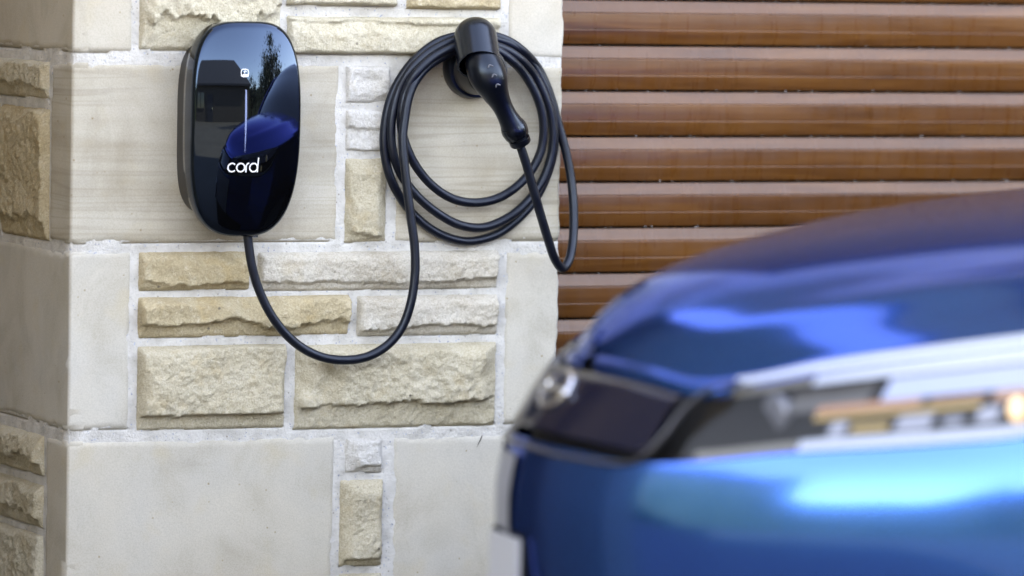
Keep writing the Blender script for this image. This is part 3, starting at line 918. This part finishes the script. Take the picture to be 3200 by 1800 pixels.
# ------------------------------------------------------------------ the blue car
CAR_YAW = math.radians(6.5)
car = empty('parked_car', (0.170, -1.344, 0), -CAR_YAW)
tag(car, 'blue electric hatchback parked close to the camera, nose towards the stone pier', 'car')
plan = catmull([(0, 0), (.1, .011), (.2, .044), (.3, .098), (.4, .172), (.5, .268), (.6, .387), (.68, .505), (.75, .64), (.81, .80), (.855, 1.0),
                (.88, 1.25), (.892, 1.6), (.895, 2.2), (.895, 3.0), (.885, 3.55), (.85, 3.95), (.72, 4.22), (.4, 4.37), (0, 4.41)], 9)
PS, PG = np.maximum(plan[:, 0], 0), np.maximum.accumulate(np.maximum(plan[:, 1], 0))
PS[0] = 0; PS[-1] = 0
nf = int(np.argmax(PS))
gplan = lambda s: np.interp(abs(s), PS[:nf], PG[:nf])
ZE = cspline([0, .03, .08, .12, .2, .35, .5, .75, 1.05, 1.6, 2.5, 3.6, 4.41], [.800, .796, .786, .794, .822, .857, .884, .920, .950, .975, .985, .99, .98])
_zt = cspline([0, .03, .07, .1, .21, .36, .45, .52, .58, .64], [.692, .688, .683, .687, .712, .735, .750, .785, .845, .905])
ZT = lambda g: np.where(np.asarray(g) > .64, ZE(g), np.minimum(_zt(np.minimum(g, .64)), ZE(g)))
XN = cspline([.16, .3, .42, .52, .60, .66, .70, .74, .78, .81, .85, .95, 1.0], [.12, .06, .02, .004, 0, .008, .022, .045, .073, .095, .115, .15, .16])
def surf(s, g, z, off=0.0):
    """body skin at plan position (s, g) and height z; off pushes outwards"""
    s = np.asarray(s, float); g = np.asarray(g, float); z = np.asarray(z, float)
    w = np.clip(1 - g / 1.1, 0, 1)
    wr = np.clip((g - 3.6) / 0.8, 0, 1)
    x = g + XN(z) * w - (XN(z) * 0.9 * wr)
    side = 1 - 0.035 * np.clip((z - .75) / .25, 0, 1) * (1 - w) - 0.06 * np.clip((.45 - z) / .3, 0, 1)
    t = s * side
    nx = -np.clip(1 - g / .9, 0, 1); nt = np.sign(s) * np.clip(np.abs(s) / .6, 0, 1)
    ln = np.sqrt(nx ** 2 + nt ** 2) + 1e-6
    return np.stack([x + off * nx / ln, -(t + off * nt / ln), z * np.ones_like(x)], -1)
def surf_s(s, z, off=0.0): return surf(s, gplan(s), z, off)

cols = [(-PS[i], PG[i]) for i in range(len(PS) - 1, 0, -1)] + [(PS[i], PG[i]) for i in range(len(PS))]
rows = []
for s, g in cols:
    zz = np.linspace(0.20, float(ZT(g)), 26)
    rows.append([surf(s, g, z) for z in zz])
body = MB(); body.grid(rows)
sharpen(body.build('body_shell', M['paint'], car), 50)

ZC = cspline([.095, .125, .175, .237, .32, .427, .617, .797, 1.0, 1.25], [.806, .846, .893, .924, .951, .976, 1.009, 1.030, 1.048, 1.062])
rows = []
for s in np.concatenate([np.linspace(0.03, 0.60, 44), np.linspace(0.612, 0.884, 30)]):
    g = float(gplan(s)); ze = float(ZE(g)) + 0.010
    e = surf(s, g, ze); x = float(e[0]) + 0.010; te = -float(e[1]) - 0.004
    zc = max(float(ZC(x)), ze + 0.004)
    ea = [(math.cos(q_), math.sin(q_)) for q_ in np.linspace(-0.25, 1.12, 8)]
    row = [(x - 0.016 * c_ + 0.010, -(te - 0.022 + 0.022 * c_), ze - 0.020 + 0.020 * s_) for c_, s_ in ea]
    for tau in np.linspace(1, -1, 61):
        z = ze + (zc - ze) * (1 - abs(tau) ** 2.3)
        z += 0.007 * math.exp(-((abs(tau) - 0.74) / 0.07) ** 2) * min(1, max(0, (s - .25) / .3))
        row.append((x + 0.006, -(te - 0.014) * tau, z))
    row += [(x - 0.016 * c_ + 0.010, te - 0.022 + 0.022 * c_, ze - 0.020 + 0.020 * s_) for c_, s_ in ea[::-1]]
    rows.append(row)
hood = MB(); hood.grid(rows)
sharpen(hood.build('bonnet', M['paint'], car), 60)

# dark structure seen through the panel gaps
rows = []
for s in np.linspace(-0.86, 0.86, 90):
    g = float(gplan(s))
    rows.append([surf(s, g, z, -0.030) for z in np.linspace(0.45, float(ZE(g)) + 0.002, 8)])
inner = MB(); inner.grid(rows); inner.build('inner_panel', M['black'], car)

# charge port lid with the round emblem
rows = []
for s in np.linspace(-0.268, 0.268, 61):
    g = float(gplan(s)); zt, ze = float(ZT(g)) + 0.012, float(ZE(g)) - 0.012
    rows.append([surf(s, g, z, 0.004 - 0.012 * (abs(i - 12) == 12)) for i, z in enumerate(np.linspace(zt, ze, 25))])
lid = MB(); lid.grid(rows); lid_o = lid.build('charge_port_lid', M['lidgloss'], car)
emb = MB()
ring = [surf_s(0.043 * math.cos(a), 0.762 + 0.024 * math.sin(a), 0.006) for a in np.linspace(0, 2 * math.pi, 41)]
emb.tube(ring, 0.0048, 10, cap=False)
emb.tube([surf_s(s, 0.760, 0.009) for s in np.linspace(-0.056, 0.056, 13)], 0.0065, 10)
emb.build('emblem', M['satin_chrome'], lid_o)

# bright V trim beside the lid, running down to the plate
for sg in (1, -1):
    path = catmull([(.345, .800), (.305, .785), (.289, .760), (.282, .725), (.268, .696), (.235, .681), (.15, .680), (.05, .682), (.0, .684)], 6)
    t = MB(); rows = []
    for i, (s, z) in enumerate(path):
        a, b = path[max(i - 1, 0)], path[min(i + 1, len(path) - 1)]
        d = b - a; d /= np.linalg.norm(d); nn = np.array([-d[1], d[0]])
        wd = 0.0032
        rows.append([surf_s(sg * (s + nn[0] * k * wd), z + nn[1] * k * wd, o) for k, o in ((-1, -.004), (-.8, .007), (0, .011), (.8, .007), (1, -.004))])
    t.grid(rows); t.build('front_trim', M['darktrim'], car)
g_ = MB()
g_.grid([[surf_s(s, z, 0.006) for z in np.linspace(0.44, 0.668, 14)] for s in np.linspace(-0.36, -0.02, 20)])
g_.build('grille_panel', M['panelgrey'], car)
low = MB()
low.grid([[surf_s(s, z, 0.004) for z in np.linspace(0.25, 0.44, 8)] for s in np.linspace(-0.55, 0.55, 40)])
low.build('lower_grille', M['black'], car)

# number plate
pl = MB().box((-0.004, 0.030, 0.500), (0.008, 0.120, 0.111)).build('number_plate', M['plate'], car, smooth=False)
MB().box((0.0035, 0.030, 0.500), (0.010, 0.132, 0.123)).build('plate_frame', M['black'], pl, smooth=False)

# headlights
for sg in (1, -1):
    hl = MB()
    ss = np.linspace(0.318, 0.737, 70)
    def hband(lo, hi, off, n=14, sl=ss, sg=sg):
        out = []
        for s in sl:
            g = float(gplan(s)); zt, ze = float(ZT(g)), float(ZE(g))
            a, b = lo(s, zt, ze), hi(s, zt, ze)
            out.append([surf(sg * s, g, z, off) for z in np.linspace(a, max(b, a + 0.0005), n)])
        return out
    def fr(lo, hi): return (lambda s, a, b: a + lo * (b - a)), (lambda s, a, b: a + hi * (b - a))
    hl.grid(hband(*fr(-0.02, 1.02), -0.055))
    h_o = hl.build('headlight', M['black'], car)
    def piece(nm, mat, lo, hi, s0, s1, off, n=5, taper=0.0):
        q = MB(); sl = np.linspace(s0, s1, max(4, int((s1 - s0) * 140)))
        q.grid(hband(*fr(lo, hi), off, n, sl)); q.build(nm, M[mat], h_o)
    piece('lens', 'lens', 0.02, 0.975, 0.318, 0.737, 0.002, 14)
    piece('lens_sky_glint', 'silver', 0.82, 0.965, 0.425, 0.735, -0.007)  # pale band painted in for the sky mirrored along the lens top
    piece('upper_bezel', 'beige', 0.84, 0.955, 0.335, 0.423, -0.008)
    piece('reflector', 'paleblue', 0.535, 0.79, 0.505, 0.732, -0.014)
    piece('bonnet_sky_glint', 'silver', 1.00, 1.10, 0.335, 0.735, 0.0065)  # bright strip standing in for sky mirrored on the bonnet edge
    piece('indicator', 'amber', 0.44, 0.535, 0.445, 0.545, -0.015)
    piece('indicator', 'amber', 0.46, 0.515, 0.552, 0.600, -0.022)
    piece('indicator', 'amber', 0.42, 0.53, 0.608, 0.642, -0.012)
    piece('indicator_bowl', 'brownbox', 0.16, 0.42, 0.645, 0.735, -0.020)
    piece('inner_edge', 'yellow', 0.20, 0.27, 0.49, 0.525, -0.018)
    piece('indicator_edge', 'yellow', 0.365, 0.425, 0.445, 0.60, -0.021)
    piece('bezel', 'brownbox', 0.48, 0.79, 0.405, 0.490, -0.026)
    for s0, s1, lo, hi in ((0.465, 0.482, .17, .33), (0.530, 0.562, .17, .36), (0.600, 0.618, .19, .36), (0.572, 0.590, .20, .27)):
        piece('reflector_rib', 'greytrim', lo, hi, s0, s1, -0.028)
    piece('lower_trim', 'silver', 0.02, 0.145, 0.447, 0.735, -0.006)
    piece('lower_bezel', 'beige', 0.02, 0.135, 0.330, 0.445, -0.008)
    for (s, f_, r) in ((0.660, 0.66, 0.014), (0.632, 0.30, 0.013)):
        g = float(gplan(s)); z = float(ZT(g)) + f_ * (float(ZE(g)) - float(ZT(g)))
        c = surf_s(sg * s, z, -0.018)
        b = MB()
        b.add([c + r * np.array((math.cos(p) * math.cos(t), math.sin(p) * math.cos(t), 1.3 * math.sin(t))) for t in np.linspace(-1.5, 1.5, 9) for p in np.linspace(0, 2 * math.pi, 17)[:-1]],
              [(i * 16 + a, i * 16 + (a + 1) % 16, (i + 1) * 16 + (a + 1) % 16, (i + 1) * 16 + a) for i in range(8) for a in range(16)])
        b.build('bulb', M['bulb'], h_o)
    c0 = surf_s(sg * 0.40, 0.760, -0.050); c1 = surf_s(sg * 0.392, 0.760, -0.026)
    pj = MB().tube([c0, c1, c1 + (c1 - c0) * .02], [0.022, 0.027, 0.020], 24); pj.build('projector', M['greytrim'], h_o)

# cabin
AP = cspline([1.28, 1.50, 1.78, 2.05, 2.4, 3.0, 3.5, 3.9, 4.25], [.965, 1.16, 1.33, 1.455, 1.50, 1.48, 1.40, 1.27, 1.05])     # roof edge height
AT = cspline([1.28, 1.50, 1.78, 2.05, 2.4, 3.0, 3.5, 3.9, 4.25], [.81, .74, .67, .615, .62, .61, .60, .60, .62])              # roof edge half width
def belt(x): 
    i = int(np.argmin(np.abs(PG - x))); return surf(PS[i], PG[i], float(ZE(PG[i])))
for sg in (1, -1):
    for nm, a, b in (('front_window', 1.62, 2.42), ('rear_window', 2.52, 3.35)):
        w = MB()
        w.grid([[tuple(np.array((x, sg * float(belt(x)[1]) * 0.985, float(ZE(x)) + .02)) * (1 - k) + np.array((x, -sg * (float(AT(x)) - .0) * 1.0, float(AP(x)) - .03)) * k) for k in np.linspace(0.0, 1.0, 6)] for x in np.linspace(a, b, 16)])
        w.build(nm, M['window'], car)
    side = MB()
    side.grid([[tuple(np.array((x, sg * float(belt(x)[1]) * 0.98, float(ZE(x)) - .005)) * (1 - k) + np.array((x, -sg * (float(AT(x)) - .012), float(AP(x)) - .003)) * k) for k in np.linspace(0, 1, 4)] for x in np.linspace(1.29, 4.2, 40)])
    side.build('door_frame', M['paint'], car)
    rail = MB().tube([(x, -sg * float(AT(x)), float(AP(x))) for x in np.linspace(1.29, 4.2, 40)], 0.022, 10); rail.build('roof_rail', M['paint'], car)
    mir = MB()
    mc = np.array((1.80, -sg * 0.985, 1.00))
    mir.add([mc + np.array((0.07 * math.cos(p) * math.cos(t), 0.11 * math.sin(p) * math.cos(t), 0.075 * math.sin(t))) for t in np.linspace(-1.5, 1.5, 11) for p in np.linspace(0, 2 * math.pi, 21)[:-1]],
            [(i * 20 + a, i * 20 + (a + 1) % 20, (i + 1) * 20 + (a + 1) % 20, (i + 1) * 20 + a) for i in range(10) for a in range(20)])
    mir.build('door_mirror', M['paint'], car)
ws = MB()
ws.grid([[(x + 0.0, t * (float(AT(x)) - .02), float(AP(x)) - .005 + (0.085 - .02 * k) * (1 - t * t)) for t in np.linspace(-1, 1, 25)] for k, x in zip(np.linspace(0, 1, 16), np.linspace(1.29, 2.05, 16))])
ws.build('windscreen', M['window'], car)
rf = MB()
rf.grid([[(x, t * float(AT(x)), float(AP(x)) + 0.062 * (1 - t * t)) for t in np.linspace(-1, 1, 25)] for x in np.linspace(2.05, 3.6, 24)])
rf.build('roof', M['paint'], car)
tg = MB()
tg.grid([[(x, t * float(AT(x)), float(AP(x)) + 0.05 * (1 - t * t)) for t in np.linspace(-1, 1, 25)] for x in np.linspace(3.6, 4.25, 10)])
tg.build('tailgate_window', M['window'], car)
sk = MB()
sk.grid([[(x, t * float(-belt(x)[1]) * 0.99, float(ZE(x)) - .01) for t in np.linspace(-1, 1, 3)] for x in np.linspace(0.75, 4.35, 30)])
sk.build('scuttle', M['black'], car)
for x in (0.86, 3.52):
    for sg in (1, -1):
        wy = -sg * 0.80
        def wl(prof, n=40): 
            return [(x + r * math.cos(2 * math.pi * a / n), wy - sg * o, 0.315 + r * math.sin(2 * math.pi * a / n)) for (o, r) in prof for a in range(n)], [(i * n + a, i * n + (a + 1) % n, (i + 1) * n + (a + 1) % n, (i + 1) * n + a) for i in range(len(prof) - 1) for a in range(n)]
        ar = MB(); ar.add(*wl([(0.098, 0.37), (0.100, 0.30)])); ar.build('wheel_arch', M['black'], car)
        ty = MB(); ty.add(*wl([(-0.08, 0.22), (-0.09, 0.29), (-0.06, 0.315), (0.07, 0.315), (0.105, 0.295), (0.108, 0.23), (0.09, 0.215)])); wo = ty.build('wheel', M['tyre'], car)
        ri = MB(); ri.add(*wl([(0.09, 0.22), (0.098, 0.215), (0.092, 0.19)]))
        for kk in range(5):
            a0 = 2 * math.pi * kk / 5
            ri.tube([(x + 0.02 * math.cos(a0), wy - sg * 0.09, 0.315 + 0.02 * math.sin(a0)), (x + 0.20 * math.cos(a0), wy - sg * 0.095, 0.315 + 0.20 * math.sin(a0))], [0.035, 0.024], 8)
        ri.build('rim', M['rim'], wo)

# ------------------------------------------------------------------ what the glossy charger mirrors: house and trees across the drive
hs = empty('house', (0, -18, 0))
tag(hs, 'dark hipped roof house across the drive, mirrored in the wall charger', 'house')
X0, X1, Y0, Y1, EV, RG = -8.5, 5.8, -5.0, 2.6, 2.9, 5.5
MB().box(((X0 + X1) / 2, (Y0 + Y1) / 2, EV / 2), (X1 - X0, Y1 - Y0, EV)).build('wall', M['house_wall'], hs, smooth=False)
yo, xo, ym = 0.35, 0.35, (Y0 + Y1) / 2
ra, rb = X0 + 2.6, X1 - 2.6
rfv = [(X0 - xo, Y0 - yo, EV - .05), (X1 + xo, Y0 - yo, EV - .05), (X1 + xo, Y1 + yo, EV - .05), (X0 - xo, Y1 + yo, EV - .05), (ra, ym, RG), (rb, ym, RG),
       (X0 - xo, Y0 - yo, EV - .2), (X1 + xo, Y0 - yo, EV - .2), (X1 + xo, Y1 + yo, EV - .2), (X0 - xo, Y1 + yo, EV - .2)]
MB().add(rfv, [(0, 1, 5, 4), (1, 2, 5), (2, 3, 4, 5), (3, 0, 4), (0, 6, 7, 1), (1, 7, 8, 2), (2, 8, 9, 3), (3, 9, 6, 0), (6, 9, 8, 7)]).build('roof', M['roof'], hs, smooth=False)
for wx in (-6.5, -4.0):
    fr = MB().box((wx, Y1 + 0.02, 1.6), (1.5, 0.08, 1.3)).build('window', M['frame'], hs, smooth=False)
    for k in (-1, 1): MB().box((wx + k * 0.36, Y1 + 0.065, 1.6), (0.62, 0.02, 1.14)).build('pane', M['pane'], fr, smooth=False)
dr = MB().box((-2.2, Y1 + 0.02, 1.03), (1.0, 0.08, 2.06)).build('door', M['roof'], hs, smooth=False)
MB().box((-1.82, Y1 + 0.08, 1.0), (0.04, 0.06, 0.14)).build('handle', M['chrome'], dr, smooth=False)

def tree(loc, h, r, seed, label, nleaf=5200):
    rs = np.random.RandomState(seed)
    t = empty('tree', loc)
    tag(t, label, 'tree')
    tr = MB()
    tr.tube([(0, 0, 0), (0.05, 0.03, h * .25), (-0.04, 0.05, h * .5), (0.03, 0, h * .8)], [0.17, 0.13, 0.09, 0.03], 10)
    tips = []
    for k in range(16):
        z0 = h * rs.uniform(.22, .7); a = rs.uniform(0, 6.28); ln = r * rs.uniform(.55, 1.0) * (1.15 - .6 * z0 / h)
        e_ = np.array((math.cos(a) * ln, math.sin(a) * ln, z0 + ln * rs.uniform(.3, .7)))
        tr.tube([(0, 0, z0), e_ * np.array((.5, .5, 0)) + np.array((0, 0, z0 + (e_[2] - z0) * .4)), e_], [0.06, 0.035, 0.012], 6)
        tips.append(e_)
    tips.append(np.array((0, 0, h * .92)))
    tr.build('trunk', M['bark'], t)
    vs, fs = [], []
    for i in range(nleaf):
        c = tips[rs.randint(len(tips))] + rs.normal(0, 1, 3) * np.array((.30, .30, .26)) * r * rs.uniform(.3, 1)
        a, b = rs.normal(0, 1, 3), rs.normal(0, 1, 3)
        a /= np.linalg.norm(a); b -= a * a.dot(b); b /= np.linalg.norm(b)
        l = rs.uniform(.06, .13)
        n = len(vs); vs += [c - a * l, c - b * l * .5, c + a * l, c + b * l * .5]; fs.append((n, n + 1, n + 2, n + 3))
    mesh_ob('crown', vs, fs, M['leaf'], t, smooth=False)
tree((8.4, -10.0, 0), 5.2, 1.9, 3, 'tall leafy tree nearest the car, right of the house')
tree((7.6, -18.5, 0), 3.9, 1.6, 8, 'small leafy tree standing beside the end of the dark house', 3200)
tree((11.5, -17.0, 0), 6.0, 2.2, 12, 'broad leafy tree behind the end of the added house')

# unseen wing added to darken and warm the left return wall
wing = empty('added_shade_wing', (-1.40, 1.1, 0))
tag(wing, 'unseen brown stone wing left of the pier, added to darken its side wall', 'wall')
bevel(MB().box((0, 0, 2.0), (0.9, 4.2, 4.0)).build('side_wall', M['wing'], wing, smooth=False), 0.01)
bevel(MB().box((0.93, 0.95, 2.0), (0.95, 0.35, 3.99)).build('back_wall', M['wing'], wing, smooth=False), 0.01)

# unseen upper storey and roof, added to cast shade in front of the garage
gb = empty('added_upper_storey', (0, 0, 2.4))
tag(gb, 'added unseen stone upper storey and slate roof above the pier and roller shutter', 'building')
MB().box((3.3, 4.2, 1.75), (6.6, 8.1, 3.45)).build('wall', M['wing'], gb, smooth=False)
MB().add([(-0.4, -0.25, 3.4), (6.9, -0.25, 3.4), (6.9, 8.6, 3.4), (-0.4, 8.6, 3.4), (-0.4, 4.2, 6.2), (6.9, 4.2, 6.2)],
         [(0, 1, 5, 4), (2, 3, 4, 5), (0, 4, 3), (1, 2, 5), (0, 3, 2, 1)]).build('roof', M['roof'], gb, smooth=False)
for wx in (1.6, 4.8):
    f_ = MB().box((wx, 0.13, 1.9), (1.3, 0.06, 1.2)).build('window', M['frame'], gb, smooth=False)
    for k in (-1, 1): MB().box((wx + k * 0.31, 0.095, 1.9), (0.54, 0.02, 1.04)).build('pane', M['pane'], f_, smooth=False)

# unseen house added on the right so its shadow covers the drive
nb = empty('added_shade_house', (7.6, -2.2, 0))
tag(nb, 'unseen tall rendered house added right of the drive for shade, with a slate gable roof', 'house')
MB().box((3.0, 4.5, 3.4), (6.0, 9.0, 6.8)).build('wall', M['house_wall'], nb, smooth=False)
MB().add([(-0.4, -0.3, 6.75), (6.4, -0.3, 6.75), (6.4, 9.3, 6.75), (-0.4, 9.3, 6.75), (3.0, -0.3, 9.6), (3.0, 9.3, 9.6)],
         [(0, 4, 5, 3), (1, 2, 5, 4), (0, 1, 4), (2, 3, 5), (0, 3, 2, 1)]).build('roof', M['roof'], nb, smooth=False)
for wy in (1.6, 4.5, 7.4):
    for wz in (1.6, 4.4):
        f_ = MB().box((-0.02, wy, wz), (0.08, 1.3, 1.2)).build('window', M['frame'], nb, smooth=False)
        for k in (-1, 1): MB().box((-0.07, wy + k * 0.31, wz), (0.02, 0.54, 1.04)).build('pane', M['pane'], f_, smooth=False)

# unseen clipped hedges added to block low sky and darken reflections
def added_hedge(x0, x1, y, h, d, seed, label, at=None, rz=0.0):
    rs = np.random.RandomState(seed)
    t = empty('added_hedge', at or ((x0 + x1) / 2, y, 0), rz)
    tag(t, label, 'added_hedge')
    hw = (x1 - x0) / 2
    us = np.linspace(-hw, hw, int(hw * 5))
    prof = [(d / 2, 0.0), (d / 2, h * .5), (d / 2 * .95, h * .9), (d * .2, h), (-d * .2, h), (-d / 2, h * .9), (-d / 2, 0.0)]
    rows = [[(u, py + .12 * vnoise(u * 1.7, pz * 2 + py, seed), pz * (1 + .10 * vnoise(u * .6, 3.3, seed + 1) + .04 * vnoise(u * 3, 7.7, seed + 2))) for (py, pz) in prof] for u in us]
    mb = MB(); mb.grid(rows); mb.build('foliage_mass', M['leaf'], t)
    vs, fs = [], []
    for i in range(int(hw * 240)):
        u = rs.uniform(-hw, hw); s = rs.uniform(0, 1)
        py, pz = (d / 2, s * h * 1.0) if rs.rand() < .7 else (rs.uniform(-d / 2, d / 2), h * (1 + .10 * float(vnoise(u * .6, 3.3, seed + 1))))
        c = np.array((u, py, pz)) + rs.normal(0, .07, 3)
        a, b = rs.normal(0, 1, 3), rs.normal(0, 1, 3)
        a /= np.linalg.norm(a); b -= a * a.dot(b); b /= np.linalg.norm(b); l = rs.uniform(.06, .12)
        n = len(vs); vs += [c - a * l, c - b * l * .5, c + a * l, c + b * l * .5]; fs.append((n, n + 1, n + 2, n + 3))
    tag(mesh_ob('leaves', vs, fs, M['leaf'], t, smooth=False), kind='stuff')
added_hedge(-40, -9.3, -17.0, 3.3, 1.2, 21, 'unseen low-sky blocker, long dark green hedge left of the house behind the camera')
added_hedge(6.4, 30, -21.0, 3.0, 1.2, 22, 'unseen dark green hedge right of the house beyond the small tree')
added_hedge(-4.3, 4.3, 0, 4.2, 1.2, 23, 'tall green hedge, unseen, along the left of the drive to darken reflections in the car', (-12.0, -0.3, 0), -math.pi / 2)
added_hedge(-6.2, 6.2, 0, 1.9, 1.0, 24, 'low clipped hedge, unseen, along the left of the drive to cut horizon glare', (-12.0, -10.9, 0), -math.pi / 2)
tree((-14.0, -20.0, 0), 6.2, 2.6, 31, 'added unseen round leafy tree above the long left hedge', 3600)  # unseen trees added along with the screening row to break up low sky
tree((-24.0, -21.0, 0), 5.4, 2.4, 32, 'added unseen lower leafy tree at the far end of the left hedge', 3600)
